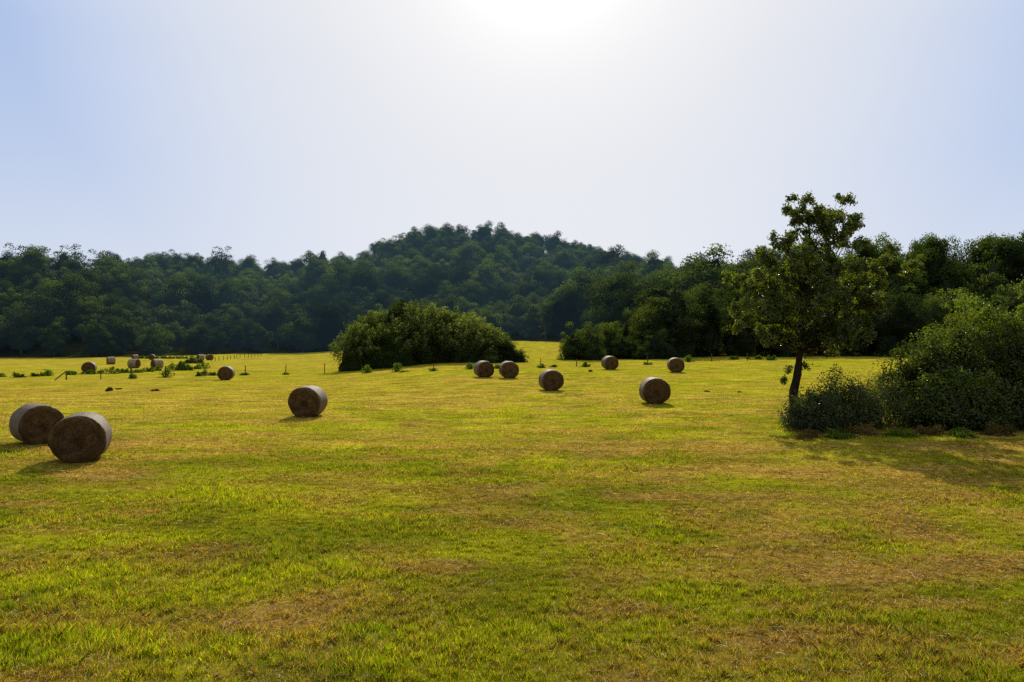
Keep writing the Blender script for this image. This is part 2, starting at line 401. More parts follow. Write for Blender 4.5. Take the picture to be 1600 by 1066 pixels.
def bale_meshes(seed):
    """axis along Y, length 1.2, radius .65, standing on z = 0, slightly slumped"""
    r = np.random.default_rng(seed); R, Lh = .66, .60; S = 72; V = []; F = []
    prof = [(0.0, -Lh + .02), (.15, -Lh + .03), (.30, -Lh - .0), (.45, -Lh + .015), (.56, -Lh + .01), (.615, -Lh + .03), (.645, -Lh + .07)]
    def pt(rr, yy, th):
        w = 1 + .018 * math.sin(2 * th + seed) + .012 * math.sin(3 * th + 2.1 * seed) + .008 * math.sin(7 * th + yy * 3)
        x = rr * w * math.cos(th); z = rr * w * math.sin(th) * .955
        zb = -.60
        if z < zb: z = zb + (z - zb) * .25; 
        x *= 1 + .05 * max(0, -z / .65) ** 2
        return (x, yy + .012 * math.sin(5 * th + rr * 9 + seed) * (rr > .1), z + .615)
    mbh = MB(); ri = []
    def ringgrid(pf, noise_amp):
        V = []
        for rr, yy in pf:
            for k in range(S):
                p = np.array(pt(rr, yy, k / S * 2 * math.pi)); V.append(p + r.normal(0, noise_amp, 3))
        F = [(i * S + k, i * S + (k + 1) % S, (i + 1) * S + (k + 1) % S, (i + 1) * S + k) for i in range(len(pf) - 1) for k in range(S)]
        return np.array(V), np.array(F)
    ends = []
    fr = [(.02, -Lh + .03)] + prof[1:]
    V, F = ringgrid(fr, .006); mbh.add(V, F[:, ::-1]); 
    V, F = ringgrid([(a, -b) for a, b in fr], .006); mbh.add(V, F)
    for s in (-1, 1): mbh.add([pt(.02, s * (Lh - .03), k / S * 2 * math.pi) for k in range(S)], np.array([list(range(S))]))
    # core under the net
    V, F = ringgrid([(.645, -.53), (.645, .53)], .002); mbh.add(V, F)
    # stray stalks on both ends and the rim
    n = 900; th = r.uniform(0, 2 * math.pi, n); rr = np.sqrt(r.uniform(.0, 1, n)) * .64; sg = np.where(r.random(n) < .6, -1, 1)
    P = np.array([pt(a, s * Lh, t) for a, s, t in zip(rr, sg, th)]); T = np.stack([-np.sin(th), sg * r.uniform(0, .7, n), np.cos(th)], 1) + r.normal(0, .35, (n, 3))
    T = nrm(T) * r.uniform(.03, .10, n)[:, None]; sd = nrm(np.cross(T, r.normal(size=(n, 3)))) * .003
    V = np.stack([P - sd, P + sd, P + T + sd * .5, P + T - sd * .5], 1).reshape(-1, 3); mbh.add(V, np.arange(4 * n).reshape(-1, 4))
    hay = mbh.mesh('hay_end', [M_HAY], (0,))
    mw = MB(); pf = [(.640, -Lh + .065), (.657, -Lh + .11)] + [(.663 + .005 * math.sin(i * 2.3 + seed), -Lh + .11 + i * .0817) for i in range(1, 12)] + [(.657, Lh - .11), (.640, Lh - .065)]
    V, F = ringgrid(pf, .0035); mw.add(V, F)
    n = 260; th = r.uniform(0, 2 * math.pi, n); yy = r.uniform(-Lh + .08, Lh - .08, n)
    P = np.array([pt(.662, a, t) for a, t in zip(yy, th)]); Nn = np.stack([np.cos(th), 0 * th, np.sin(th)], 1); T = nrm(Nn * r.uniform(0.05, .5, n)[:, None] + r.normal(0, .5, (n, 3))) * r.uniform(.02, .06, n)[:, None]
    sd = nrm(np.cross(T, r.normal(size=(n, 3)))) * .003
    V = np.stack([P - sd, P + sd, P + T + sd * .5, P + T - sd * .5], 1).reshape(-1, 3); mw.add(V, np.arange(4 * n).reshape(-1, 4))
    return hay, mw.mesh('net_wrap', [M_WRAP], (0,))
BM = [bale_meshes(s) for s in (1, 2, 3)]
BALES = [  # px, py(base centre), size factor, yaw from the line of sight (deg, + = right side seen), label
 (57, 693, 1.0, -15, 'round hay bale turned left, partly behind the big front one, grey flank lit from above'),
 (126, 720, 1.05, 9, 'biggest round hay bale, dark brown end face, in front of the one it overlaps'),
 (481, 651, 1.0, 17, 'round hay bale alone in the open meadow, pale flank on its right edge'),
 (353, 594, 1.0, 9, 'round hay bale beside the fence line at the end of the weeds'),
 (756, 589.5, .98, -18, 'round hay bale beside its twin, the one nearer the big thicket'),
 (795, 591, 1.0, -11, 'round hay bale of the close pair, nearer the gap in the bushes'),
 (861, 610, .97, -13, 'round hay bale in front of the gap between the two thickets'),
 (953, 577.5, .97, -19, 'small looking round hay bale in front of the low bushes right of the gap'),
 (1056, 582, .98, -9, 'round hay bale in front of the dark forest edge, farthest along the row'),
 (1023, 630.5, 1.0, -11, 'large round hay bale with sunlit rim, between the row of bales and the lone tree'),
 (139, 583.5, 1.06, 10, 'round hay bale half sunk in weeds behind the leaning fence brace'),
 (173, 569.5, 1.05, 84, 'round hay bale seen side on, alone near the dark forest shade'),
 (209, 575.5, 1.05, -62, 'round hay bale seen side on behind a fence post with weeds'),
 (245, 576, 1.05, 66, 'round hay bale seen side on, rising from the weeds beside the green shrub'),
 (211, 562.8, 1.0, 72, 'pale round hay bale lying in front of the forest edge beside a dark one'),
 (237, 562.3, 1.0, 8, 'small dark round hay bale with its end face towards us at the forest edge'),
 (313, 563.2, 1.05, 66, 'sunlit pale hay bale touching the far shrub, one of a pair'),
 (327, 563, 1.05, -28, 'hay bale of the far pair, the one beside the row of small posts'),
]
bproto = []
for i, (hm, wm) in enumerate(BM):
    bproto.append((hm, wm))
for i, (px, py, s, yaw, lab) in enumerate(BALES):
    x, y, z = foot(px, py)
    y2 = y + .15; x2 = x * (y2 / y)
    los = math.atan2(-x, y)
    t = thing('hay_bale', lab, 'hay bale', (x2, y2, gz(x2, y2) - .02), 'round hay bales on the mown meadow', los - math.radians(yaw), s * (.92 if i < 2 else .94))
    # roll the bale by a turn of its own so no two show the same face
    link('hay_core', bproto[i % 3][0], t); w_ = link('net_wrap', bproto[i % 3][1], t)
    if i in (11, 12, 13, 14, 16):
        w_.material_slots[0].link = 'OBJECT'; w_.material_slots[0].material = M_PALE

# ------------------------------------------------------------------ trees
def puff_crown(mb, r, H, Rx, Ry, zb, npuff, nleaf, L, shape='round', mat=0, core=True, flat=.8, tintr=(.6, 1.25), puffr=.34, edge=1.0, coreq=.62, skirt=.35, njit=.5):
    """crown from zb to H; puffs of leaves over an uneven envelope"""
    cz = (H + zb) / 2; Rz = (H - zb) / 2
    ph = r.uniform(0, 6.28, 6)
    if core:
        S, K = 18, 11; V = []
        for i in range(K + 1):
            e = -math.pi / 2 + math.pi * i / K
            for k in range(S):
                a = k / S * 2 * math.pi
                q = coreq * (1 + .14 * math.sin(3 * a + ph[0] + 2 * e) + .12 * math.sin(5 * e + ph[1]) + .08 * r.normal() * (0 < i < K)) 
                ce = math.cos(e) if e > 0 else max(math.cos(e), 0) ** skirt
                V.append((Rx * q * ce * math.cos(a), Ry * q * ce * math.sin(a), cz + Rz * q * 1.1 * math.sin(e)))
        F = [(i * S + k, i * S + (k + 1) % S, (i + 1) * S + (k + 1) % S, (i + 1) * S + k) for i in range(K) for k in range(S)]
        mb.add(V, np.array(F), mat, np.array([.35, .4, .38]))  # added dark hull inside the crown, keeps light from passing through
    for j in range(npuff):
        d = nrm(r.normal(size=3)); d[2] = abs(d[2]) if r.random() < .45 else d[2]
        lob = 1 + .20 * math.sin(3 * math.atan2(d[1], d[0]) + ph[2] + 3 * d[2]) + .10 * r.normal()
        q = r.uniform(.60, .92) * lob * edge
        c = np.array([d[0] * Rx * q, d[1] * Ry * q, cz + d[2] * Rz * q])
        if zb < 1 and d[2] < 0: c[:2] *= min(2.5, max(1e-3, 1 - d[2] ** 2) ** (-.5 * (1 - skirt)))
        if shape == 'cone': c[:2] *= np.clip(1.25 - .95 * (c[2] - zb) / (H - zb), .15, 1.2)
        if shape == 'plate': c[2] = zb + (H - zb) * (round(((c[2] - zb) / (H - zb)) * 4) / 4 + r.normal() * .03)
        pr = puffr * min(Rx, Rz) * r.uniform(.65, 1.3)
        n = int(nleaf * r.uniform(.7, 1.3))
        ld = nrm(r.normal(size=(n, 3)) + np.array([0, 0, .35]) + .3 * d)
        rad = pr * r.uniform(.55, 1.12, n)[:, None]
        fl = .35 if shape == 'plate' else flat
        P = c + ld * rad * np.array([1, 1, fl])
        P[:, 2] = np.maximum(P[:, 2], .05)
        N = nrm(ld + r.normal(size=(n, 3)) * njit)
        V, F = leafquads(P, N, L * r.uniform(.6, 1.4, n), L * .62 * r.uniform(.7, 1.3, n), r)
        tv = r.uniform(*tintr) * np.clip(.62 + .62 * ld[:, 2], .18, 1.3) * r.uniform(.8, 1.15, n)  # tint lighter on top, darker below: shade painted into each puff
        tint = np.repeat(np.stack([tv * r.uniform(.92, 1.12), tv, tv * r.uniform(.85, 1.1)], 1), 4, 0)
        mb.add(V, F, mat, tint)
def trunk_to(mb, r, H, rad, mat, nlimb=6, spread=2.2, zl=.35):
    p = [np.array([0, 0, -.3])]
    for i in range(1, 7): p.append(np.array([r.normal() * .12 * i * .5, r.normal() * .12 * i * .5, H * .85 * i / 6]))
    V, F = tube(spline(p, 14), np.linspace(rad, rad * .15, 14), 7, .05, r); mb.add(V, F, mat)
    for k in range(nlimb):
        t = r.uniform(zl, .8); a = r.uniform(0, 6.28); b = np.array([0, 0, H * .85 * t])
        e = b + np.array([math.cos(a) * spread, math.sin(a) * spread, spread * r.uniform(.3, .9)]) * r.uniform(.6, 1.1)
        V, F = tube(spline([b, (b + e) / 2 + np.array([0, 0, -.1]), e], 6), np.linspace(rad * .4, rad * .08, 6), 5, 0, r); mb.add(V, F, mat)

FAR = []                                   # single meshes, crown and trunk together, too far to tell apart
def mk_far(seed, H, Rx, Ry, zb, npf, nl, L, shape='round', mat=M_FAR, **k):
    r = np.random.default_rng(seed); mb = MB(); puff_crown(mb, r, H, Rx, Ry, zb, npf, nl, L, shape, 0, **k); trunk_to(mb, r, H, .22, 1, 4)
    return mb.mesh('broadleaf_tree', [mat, M_BARKF], (1,))
for s in range(6):
    rr = np.random.default_rng(100 + s)
    FAR.append(mk_far(200 + s, 10 + rr.uniform(-1, 1.5), 4.4 + rr.uniform(-.6, 1.0), 4.3, .3, 42, 150, .35, core=True, skirt=.75, coreq=.60, puffr=.38))
FAR.append(mk_far(220, 11, 3.2, 3.2, .3, 40, 50, .40, shape='cone'))
FAR.append(mk_far(221, 9.5, 4.4, 4.2, .3, 44, 55, .40, mat=M_FARP))
FAR.append(mk_far(222, 10.5, 3.6, 3.6, 1.5, 26, 45, .38, core=False, puffr=.3, edge=1.05))
PLATE = mk_far(223, 12, 3.6, 3.4, 3.0, 30, 60, .34, shape='round', core=False, puffr=.42, flat=.5)
MIDC, MIDT = [], []                       # crown and trunk meshes for the forest edge, bigger in the picture
def mk_mid(seed, H, Rx, Ry, zb, npf, nl, L, mat=M_MID, core=True, **k):
    r = np.random.default_rng(seed); mb = MB(); puff_crown(mb, r, H, Rx, Ry, zb, npf, nl, L, 'round', 0, core, **k)
    mt = MB(); trunk_to(mt, r, H, .24, 0, 7, Rx * .6)
    return mb.mesh('crown', [mat]), mt.mesh('trunk', [M_BARKF], (0,))
for s in range(5): MIDC.append(mk_mid(300 + s, 10, 3.9 + .3 * (s % 3), 3.8, -3.0, 95, 110, .24, mat=(M_MIDL if s in (1, 3) else M_MID), puffr=.27))
DOME = [mk_mid(360 + s, 10, 6.4, 6.0, -9.0, 90, 120, .36, mat=(M_MIDL if s != 0 else M_MID), puffr=.26, coreq=.6, skirt=1.0) for s in range(3)]
OPEN = [mk_mid(320 + s, 10, 3.0, 3.0, 3.2, 36, 200, .22, core=True, puffr=.36, edge=.92, coreq=.42) for s in range(3)]
WIL = []
def mk_willow(seed, H, R):
    r = np.random.default_rng(seed); mb = MB(); puff_crown(mb, r, H * .88, R, R, -H * .6, 34, 60, .22, 'round', 0, True, tintr=(.35, .7))
    # upright feathery shoots, pale at the tip
    for j in range(150):
        a = r.uniform(0, 6.28); q = math.sqrt(r.uniform(0, 1)); b = np.array([math.cos(a) * R * q * .95, math.sin(a) * R * q * .95, 0])
        top = H * (1 - .55 * q ** 2.2) * r.uniform(.88, 1.08); b[2] = max(.1, top - r.uniform(.6, 1.4)); e = b * np.array([1.12, 1.12, 1]) + r.normal(size=3) * .22; e[2] = top + r.normal() * .12
        n = 42; t = r.uniform(0, 1, n); P = b + (e - b) * t[:, None] + r.normal(size=(n, 3)) * (.26 * (1.2 - t))[:, None]; P[:, 2] = np.maximum(P[:, 2], .05)
        V, F = leafquads(P, nrm(r.normal(size=(n, 3))), .20, .09, r)
        tv = (.45 + 1.15 * t ** 1.5) * r.uniform(.8, 1.2); mb.add(V, F, 0, np.repeat(np.stack([tv * 1.02, tv, tv], 1), 4, 0))
    mt = MB()
    for j in range(5):
        a = r.uniform(0, 6.28); e = np.array([math.cos(a) * R * .5, math.sin(a) * R * .5, H * .7]); V, F = tube(spline([np.array([0, 0, -.2]), e * np.array([.3, .3, .5]), e], 7), np.linspace(.1, .02, 7), 5); mt.add(V, F)
    return mb.mesh('crown', [M_WILLOW]), mt.mesh('stem', [M_BARKF], (0,))
for s in range(3): WIL.append(mk_willow(340 + s, 5.0, 3.1))

NTREE = [0]
def place2(kind, meshes, px, z, hpx_top=None, H=None, H0=10., wid=1.0, label='', cat='tree', group=None, stemname='trunk', base=None):
    """meshes=(crown, trunk); height from the photo's top pixel or given"""
    x = (px - 800) / FPX * z; g = gz(x, z)
    if H is None: H = EYE + (HOR - hpx_top) / FPX * z - g
    s = H / H0
    t = thing(kind, label, cat, (x, z, g), group, rng.uniform(0, 6.28), (s * wid, s * wid, s))
    link('crown', meshes[0], t); link(stemname, meshes[1], t); NTREE[0] += 1
    return t
def place1(kind, me, x, y, s, label, group):
    o = link(kind, me, None, (x, y, gz(x, y) - .15)); o.rotation_euler = (0, 0, rng.uniform(0, 6.28))
    q = s * rng.uniform(.88, 1.14); o.scale = (q, q, s); tag(o, label, 'tree', group); NTREE[0] += 1
    return o

# the thicket in the middle of the field (pale willowy shrubs and two round dark ones)
thick = [(556, 79, 506, .8, 'pale feathery willow shrub at the outer left tip of the big thicket'), (580, 82, 488, .85, 'tall pale willow shrub between the tip and the dark top of the thicket'),
         (602, 85, 480, .9, 'pale willow shrub right beside the dark tree of the big thicket'), (646, 83, 474, 1.0, 'pale willow shrub just right of the dark tree, near the top of the thicket'),
         (678, 82, 477, 1.0, 'broad pale willow shrub in the middle of the big thicket'), (712, 83, 481, 1.0, 'pale willow shrub where the thicket starts to slope down'),
         (738, 80, 493, 1.0, 'lower pale willow shrub on the falling side of the thicket'), (763, 80, 509, 1.1, 'last pale willow shrub before the round dark bushes of the thicket'),
         (612, 80, 500, 1.2, 'dark fronted willow shrub below the dark tree of the thicket')]
for i, (px, z, top, w, lab) in enumerate(thick):
    place2('willow_shrub', WIL[i % 3], px, z, top, H0=5.2, wid=w * (1.15 if i == 8 else 1.05), label=lab, cat='shrub', group='willow shrubs of the field thicket', stemname='stem')
place2('broadleaf_tree', MIDC[0], 620, 83, 466, H0=10.3, wid=.85, label='dark leafy tree that tops the big thicket of pale willows')
place2('round_bush', DOME[0], 790, 79, 524, H0=10.3, wid=.95, label='round dark green bush at the low end of the big thicket', cat='bush')
place2('round_bush', DOME[1], 813, 79, 545, H0=10.3, wid=1.0, label='lowest small dark bush, at the very end of the big thicket by the gap', cat='bush')
place2('round_bush', DOME[2], 768, 77.5, 545, H0=10.3, wid=1.1, label='low dark bush at the foot of the thicket behind the pair of bales', cat='bush')
# bushes right of the gap
rb = [(896, 86, 509, .85, 0, 'dark round bush standing at the right side of the gap'), (922, 85, 505, .8, 0, 'dark bush, taller of the two that flank the gap on its right'),
      (950, 90, 497, .7, 0, 'light green upright bush behind the dark gap bushes'), (972, 88, 518, .9, 0, 'light green bush beside the upright one, behind the small bale'),
      (990, 92, 530, 1.0, 0, 'low spreading bush between the gap bushes and the forest edge'), (1003, 86, 540, 1.1, 0, 'lowest bush in front of the spreading one beside the bale'), (978, 95, 492, .7, 0, 'taller grey green bush behind the low ones beside the forest edge'),
      (1028, 88, 516, .9, 0, 'bright green low bush at the corner of the forest edge'), (1012, 98, 470, .7, 0, 'first tall bush of the forest corner, rising behind the low ones')]
for i, (px, z, top, w, me, lab) in enumerate(rb):
    place2('round_bush', DOME[i % 3], px, z, top, H0=10.3, wid=w, label=lab, cat='bush', group='bushes right of the gap')
place2('broadleaf_tree', MIDC[1], 1052, 94, 441, H0=10.3, wid=1.18, label='big round crowned tree at the corner of the forest edge, beside the gap bushes')
# forest edge on the right: three rows
px = 1098
while px < 1990:
    top = np.interp(px, [1030, 1060, 1100, 1200, 1400, 1600], [446, 438, 455, 462, 455, 450]) + rng.uniform(-14, 14)
    place2('broadleaf_tree', MIDC[rng.integers(5)], px, 97 + rng.uniform(-2, 3) + 4 * sst(1300, 1900, px), top, H0=10.3, wid=rng.uniform(.95, 1.25), label='low dark tree in the front row of the forest edge behind the lone tree', group='front row of the forest edge')
    px += rng.uniform(42, 60)
px = 1040
while px < 2040:
    top = np.interp(px, [1040, 1080, 1120, 1180, 1260, 1340, 1500, 1600], [448, 442, 438, 428, 416, 410, 406, 402]) + rng.uniform(-14, 16)
    place2('broadleaf_tree', MIDC[rng.integers(5)], px, 110 + rng.uniform(-3, 3), top, H0=10.3, wid=rng.uniform(.75, .98), label='tall dark tree in the middle row of the forest edge behind the lone tree', group='middle row of the forest edge')
    px += rng.uniform(44, 62)
px = 1290
while px < 2080:
    place2('broadleaf_tree', MIDC[rng.integers(5)], px, 120 + rng.uniform(-3, 3), 398 + rng.uniform(-14, 12), H0=10.3, wid=rng.uniform(.62, .85), label='tall dark tree at the back of the forest edge, part of the treetop line', group='back row of the forest edge')
    px += rng.uniform(36, 50)
for k, (px, top, w) in enumerate([(1352, 353, .55), (1378, 358, .5), (1432, 362, .45), (1462, 349, .6), (1490, 370, .42), (1540, 350, .55), (1572, 347, .6), (1601, 346, .6), (1650, 340, .6)]):
    labs = ['windswept spiky topped tree on the skyline nearest the lone tree', 'skyline tree whose dark top joins the windswept one', 'slim skyline tree between two gaps of sky beside the round crowned one', 'round airy crowned tree standing highest on the skyline beyond the lone tree', 'lower skyline tree beside the round airy crowned one',
            'airy skyline tree just past the dip in the treetops', 'tall airy tree on the skyline above the big bushes', 'tall airy tree on the skyline at the very edge of the view', 'tall tree beyond the edge of the view']
    place2('broadleaf_tree', OPEN[k % 3], px, 114 + (k % 3) * 3, top, H0=10.6, wid=w * 1.1, label=labs[k], group='airy skyline trees above the forest edge')

# hillside forest
def poisson(n_try, sp0):
    pts = []; grid = {}
    r = np.random.default_rng(99)
    U = r.uniform(-.86, .62, n_try); T = r.uniform(-.02, 1.14, n_try)
    for u, t in zip(U, T):
        F = float(np.interp(u, UF, FF)); C = float(np.interp(u, UC, CC)); y = F + 3 + t * (C - F); x = u * y
        if u > .16 and y < 130: continue
        if (x - CLEAR[0]) ** 2 + (y - CLEAR[1]) ** 2 * .6 < 7 ** 2: continue
        sp = sp0 * (1.0 + .22 * t); k = (int(x // 8), int(y // 8)); ok = True
        for a in (-1, 0, 1):
            for b in (-1, 0, 1):
                for (qx, qy) in grid.get((k[0] + a, k[1] + b), ()):
                    if (qx - x) ** 2 + (qy - y) ** 2 < sp * sp: ok = False; break
                if not ok: break
            if not ok: break
        if ok: grid.setdefault(k, []).append((x, y)); pts.append((x, y, t))
    return pts
pts = poisson(14000, 5.7)
pts.sort(key=lambda p: p[1])
n_ind = 292 - NTREE[0]
stuff_pts = []
REG = [(-9, -.42, 'dark broadleaf tree in the forest wall on the far left of the field'), (-.42, -.2, 'broadleaf tree at the foot of the left hillside behind the small far bales'),
       (-.2, .04, 'broadleaf tree on the lower hillside behind the big thicket'), (.04, 9, 'broadleaf tree on the lower hillside above the gap and its bushes')]
cnt = 0
for (x, y, t) in pts:
    u = x / y; px = 800 + u * FPX
    if abs(px) > 9e9: continue
    s = rng.uniform(.72, 1.15) * (1.35 if rng.random() < .25 else 1)
    if t > .62: s = rng.uniform(.68, 1.0)
    if px > 960 and t > .3: s *= .88
    inview = -40 < px < 1640
    if 200 < px < 420 and t < .12: s = rng.uniform(.5, .68)
    k = rng.choice(9, p=[.14, .14, .14, .14, .13, .12, .03, .12, .04])
    if cnt < n_ind and inview:
        lab = [l for a, b, l in REG if a <= u < b][0]
        place1('broadleaf_tree', FAR[k], x, y, s, lab, lab.replace('broadleaf tree', 'trees').replace('dark ', '')); cnt += 1
    else: stuff_pts.append((x, y, s, k))
# skyline individuals: flat topped pines on the left ridge
for px, top in [(35, 383), (62, 389), (112, 384), (160, 391), (345, 386)]:
    z = 282.; x = (px - 800) / FPX * z; g = gz(x, z); H = EYE + (HOR - top) / FPX * z - g
    o = link('flat_topped_tree', PLATE, None, (x, z, g)); o.scale = (H / 12 * .8,) * 2 + (H / 12,); o.rotation_euler = (0, 0, px)
    tag(o, {35: 'first flat topped tree breaking the left skyline', 62: 'small flat topped tree beside the first on the left skyline', 112: 'largest flat topped tree above the left skyline', 160: 'flat topped tree right of the largest on the left skyline', 345: 'flat topped tree on the ridge between left woods and middle hill'}[px], 'tree', 'flat topped trees on the left skyline')
# the lone round tree in the clearing
x, y, z = foot(290, 502); o = link('round_tree', FAR[7], None, (x, y, z)); o.scale = (.52, .52, .56); tag(o, 'small pale round tree standing alone in the clearing on the left slope', 'tree')

def forest_stuff():
    n = len(stuff_pts); P = np.array([(x, y, gz(x, y) - .2) for x, y, s, k in stuff_pts], np.float32)
    me = bpy.data.meshes.new('hillside_forest'); me.vertices.add(n); me.vertices.foreach_set('co', P.ravel())
    for nm, tp, arr in (('kind_id', 'INT', [k for *_, k in stuff_pts]), ('size', 'FLOAT', [s for _, _, s, _ in stuff_pts]), ('turn', 'FLOAT', rng.uniform(0, 6.28, n).tolist())):
        a = me.attributes.new(nm, tp, 'POINT'); a.data.foreach_set('value', arr)
    o = tag(link('hillside_forest', me), 'dense dark broadleaf woods covering the upper hills', 'forest', None, 'stuff')
    ng = bpy.data.node_groups.new('forest', 'GeometryNodeTree')
    ng.interface.new_socket('Geometry', in_out='INPUT', socket_type='NodeSocketGeometry'); ng.interface.new_socket('Geometry', in_out='OUTPUT', socket_type='NodeSocketGeometry')
    N, L = ng.nodes, ng.links; gi = N.new('NodeGroupInput'); go = N.new('NodeGroupOutput')
    jn = N.new('GeometryNodeJoinGeometry')
    srcs = []
    for m in FAR:
        srcs.append([ob for ob in bpy.data.objects if ob.data == m][0])
    for ob in reversed(srcs):
        oi = N.new('GeometryNodeObjectInfo'); oi.inputs[0].default_value = ob; oi.inputs['As Instance'].default_value = False; oi.transform_space = 'ORIGINAL'
        g2 = N.new('GeometryNodeGeometryToInstance'); L.new(oi.outputs['Geometry'], g2.inputs[0]); L.new(g2.outputs[0], jn.inputs[0])
    ip = N.new('GeometryNodeInstanceOnPoints'); ip.inputs['Pick Instance'].default_value = True
    L.new(gi.outputs[0], ip.inputs['Points']); L.new(jn.outputs[0], ip.inputs['Instance'])
    def at(nm, tp):
        a = N.new('GeometryNodeInputNamedAttribute'); a.data_type = tp; a.inputs[0].default_value = nm; return a.outputs[0]
    L.new(at('kind_id', 'INT'), ip.inputs['Instance Index'])
    cb = N.new('ShaderNodeCombineXYZ'); L.new(at('turn', 'FLOAT'), cb.inputs[2])
    er = N.new('FunctionNodeEulerToRotation'); L.new(cb.outputs[0], er.inputs[0]); L.new(er.outputs[0], ip.inputs['Rotation'])
    L.new(at('size', 'FLOAT'), ip.inputs['Scale']); L.new(ip.outputs[0], go.inputs[0])
    md = o.modifiers.new('forest', 'NODES'); md.node_group = ng
    print('forest', n, 'individual', NTREE[0])
forest_stuff()

# ------------------------------------------------------------------ the lone tree
Z0 = 28.8
def lone_tree():
    r = np.random.default_rng(5)
    bx, by = (1241 - 800) / FPX * Z0, Z0; base = np.array([bx, by, gz(bx, by)])
    t = thing('oak_tree', 'lone young tree with a crooked bare trunk standing in the field beside the bushes', 'tree', base)
    def wp(px, py, dy=0): return np.array(pix(px, py, Z0 + dy)) - base
    tp = [wp(1239, 668), wp(1240, 640), wp(1241, 612), wp(1246, 585, .1), wp(1249, 560, .1), wp(1251, 530), wp(1252, 500), wp(1256, 465, -.1), wp(1259, 430), wp(1262, 400), wp(1264, 370), wp(1262, 345), wp(1262, 328)]
    tp[0][2] = -.15
    TS = spline(tp, 60); rad = np.interp(np.linspace(0, 1, 60), [0, .06, .25, .4, .6, .8, 1], [.20, .15, .14, .10, .07, .04, .015])
    rad = rad * (1 + .05 * np.sin(np.arange(60) * .9) + .10 * np.exp(-((np.arange(60) - 11) / 2.5) ** 2))
    mt = MB(); V, F = tube(TS, rad, 12, .05, r); mt.add(V, F)
    clumps = [(1268,333,9),(1290,336,10),(1280,342,12),(1262,340,10),(1272,350,14),(1292,358,14),(1330,345,8),(1334,360,7),(1322,366,9),(1336,352,6),(1239,311,6),(1238,325,6),(1252,318,10),(1250,333,14),(1262,348,18),(1243,350,14),(1284,345,14),(1275,362,18),(1302,330,9),(1314,318,9),(1320,308,7),(1298,345,13),(1318,334,10),(1312,352,14),(1328,352,9),(1338,351,6),(1225,328,6),(1232,338,7),(1240,362,12),(1257,372,15),
      (1207,372,7),(1221,377,12),(1209,388,11),(1232,386,13),(1195,392,8),(1190,402,9),(1222,398,15),(1243,395,14),(1304,372,12),(1293,382,16),(1310,390,15),(1325,378,6),(1280,398,18),(1300,405,17),(1200,408,14),(1225,412,16),(1250,415,18),(1266,388,10),
      (1150,430,9),(1146,440,9),(1165,436,11),(1158,450,10),(1182,432,10),(1175,452,14),(1198,440,14),(1215,432,13),(1232,440,16),(1262,438,18),(1290,430,18),(1318,420,16),(1340,412,13),(1330,440,18),(1355,425,14),(1352,398,9),(1370,412,10),(1385,408,8),(1396,418,9),(1412,414,6),(1402,430,8),(1384,432,13),(1365,446,15),(1392,446,8),
      (1140,480,8),(1148,492,8),(1160,478,11),(1178,476,13),(1198,468,14),(1170,500,11),(1190,496,14),(1212,490,15),(1236,478,17),(1262,472,18),(1292,470,20),(1320,475,18),(1345,470,16),(1372,474,12),(1226,505,15),(1255,500,17),(1285,505,18),(1315,505,17),(1342,498,15),(1366,495,10),
      (1158,515,8),(1182,520,11),(1190,534,7),(1205,515,12),(1222,528,12),(1200,538,6),(1240,530,13),(1262,532,14),(1285,535,15),(1310,530,13),(1335,524,11),(1358,515,8),(1268,550,9),(1300,550,9),(1235,546,8),(1322,545,7),(1231,580,5),(1228,592,4),(1259,572,3)]
    ml = MB(); sc = Z0 / FPX
    for k in range(46):                          # inner clumps that fill the crown between the drawn outline clumps
        a = r.uniform(0, 6.28); q = math.sqrt(r.uniform(0, 1)); fx = 1272 + math.cos(a) * q * 112; fy = 468 + math.sin(a) * q * 62
        if fy < 425 and fx > 1300: fy += 25
        clumps.append((fx, fy, r.uniform(12, 18)))
    for (px, py, pr) in clumps:
        small = py < 385; off = 0 if (pr < 6) else float(np.clip(r.normal(), -1.7, 1.7)) * (.4 if small else 1.2)
        c = wp(px, py); c[1] += off
        if py < 560:
            # limb from a lower point of the trunk
            hz = c[2] - r.uniform(.6, 1.5) - .45 * abs(c[0]); i = int(np.clip(np.argmin(abs(TS[:, 2] - hz)), 22 if py > 400 else 34, 57)); b = TS[i]
            mdp = (b + c) / 2 + np.array([0, 0, -.12 * np.linalg.norm(c - b)]) + r.normal(size=3) * .08
            V, F = tube(spline([b, mdp, c], 9), np.linspace(min(rad[i] * .35, .028), .005, 9), 5, .03, r); mt.add(V, F)
        R = pr * sc * (1.2 if py > 400 else 1.0)
        nb = max(2 if pr < 8 else 3, int(pr / 1.95))
        for k in range(nb):                          # twigs with leaf rosettes
            d = nrm(r.normal(size=3) + np.array([.15, 0, .25])); e = c + d * R * r.uniform(.5, 1.15) * np.array([1, 1, .85])
            V, F = tube([c, (c + e) / 2 + r.normal(size=3) * .03, e], [.008, .005, .003], 3); mt.add(V, F)
            for q in range(3):
                cc = c + (e - c) * r.uniform(.45, 1.05) + r.normal(size=3) * .05; n = r.integers(13, 23)
                ld = nrm(r.normal(size=(n, 3)) + np.array([0, 0, .2])); P = cc + ld * r.uniform(.03, .17, n)[:, None]
                V, F = leafquads(P, nrm(ld * .6 + r.normal(size=(n, 3)) + np.array([0, 0, .5])), r.uniform(.08, .15, n), r.uniform(.045, .08, n), r)
                tv = r.uniform(.55, 1.35) * r.uniform(.8, 1.2, n); ml.add(V, F, 0, np.repeat(np.stack([tv * r.uniform(.95, 1.2), tv, tv * .9], 1), 4, 0))
    link('trunk', mt.mesh('trunk', [M_BARK], (0,)), t); link('crown', ml.mesh('crown', [M_TREE]), t)
lone_tree()

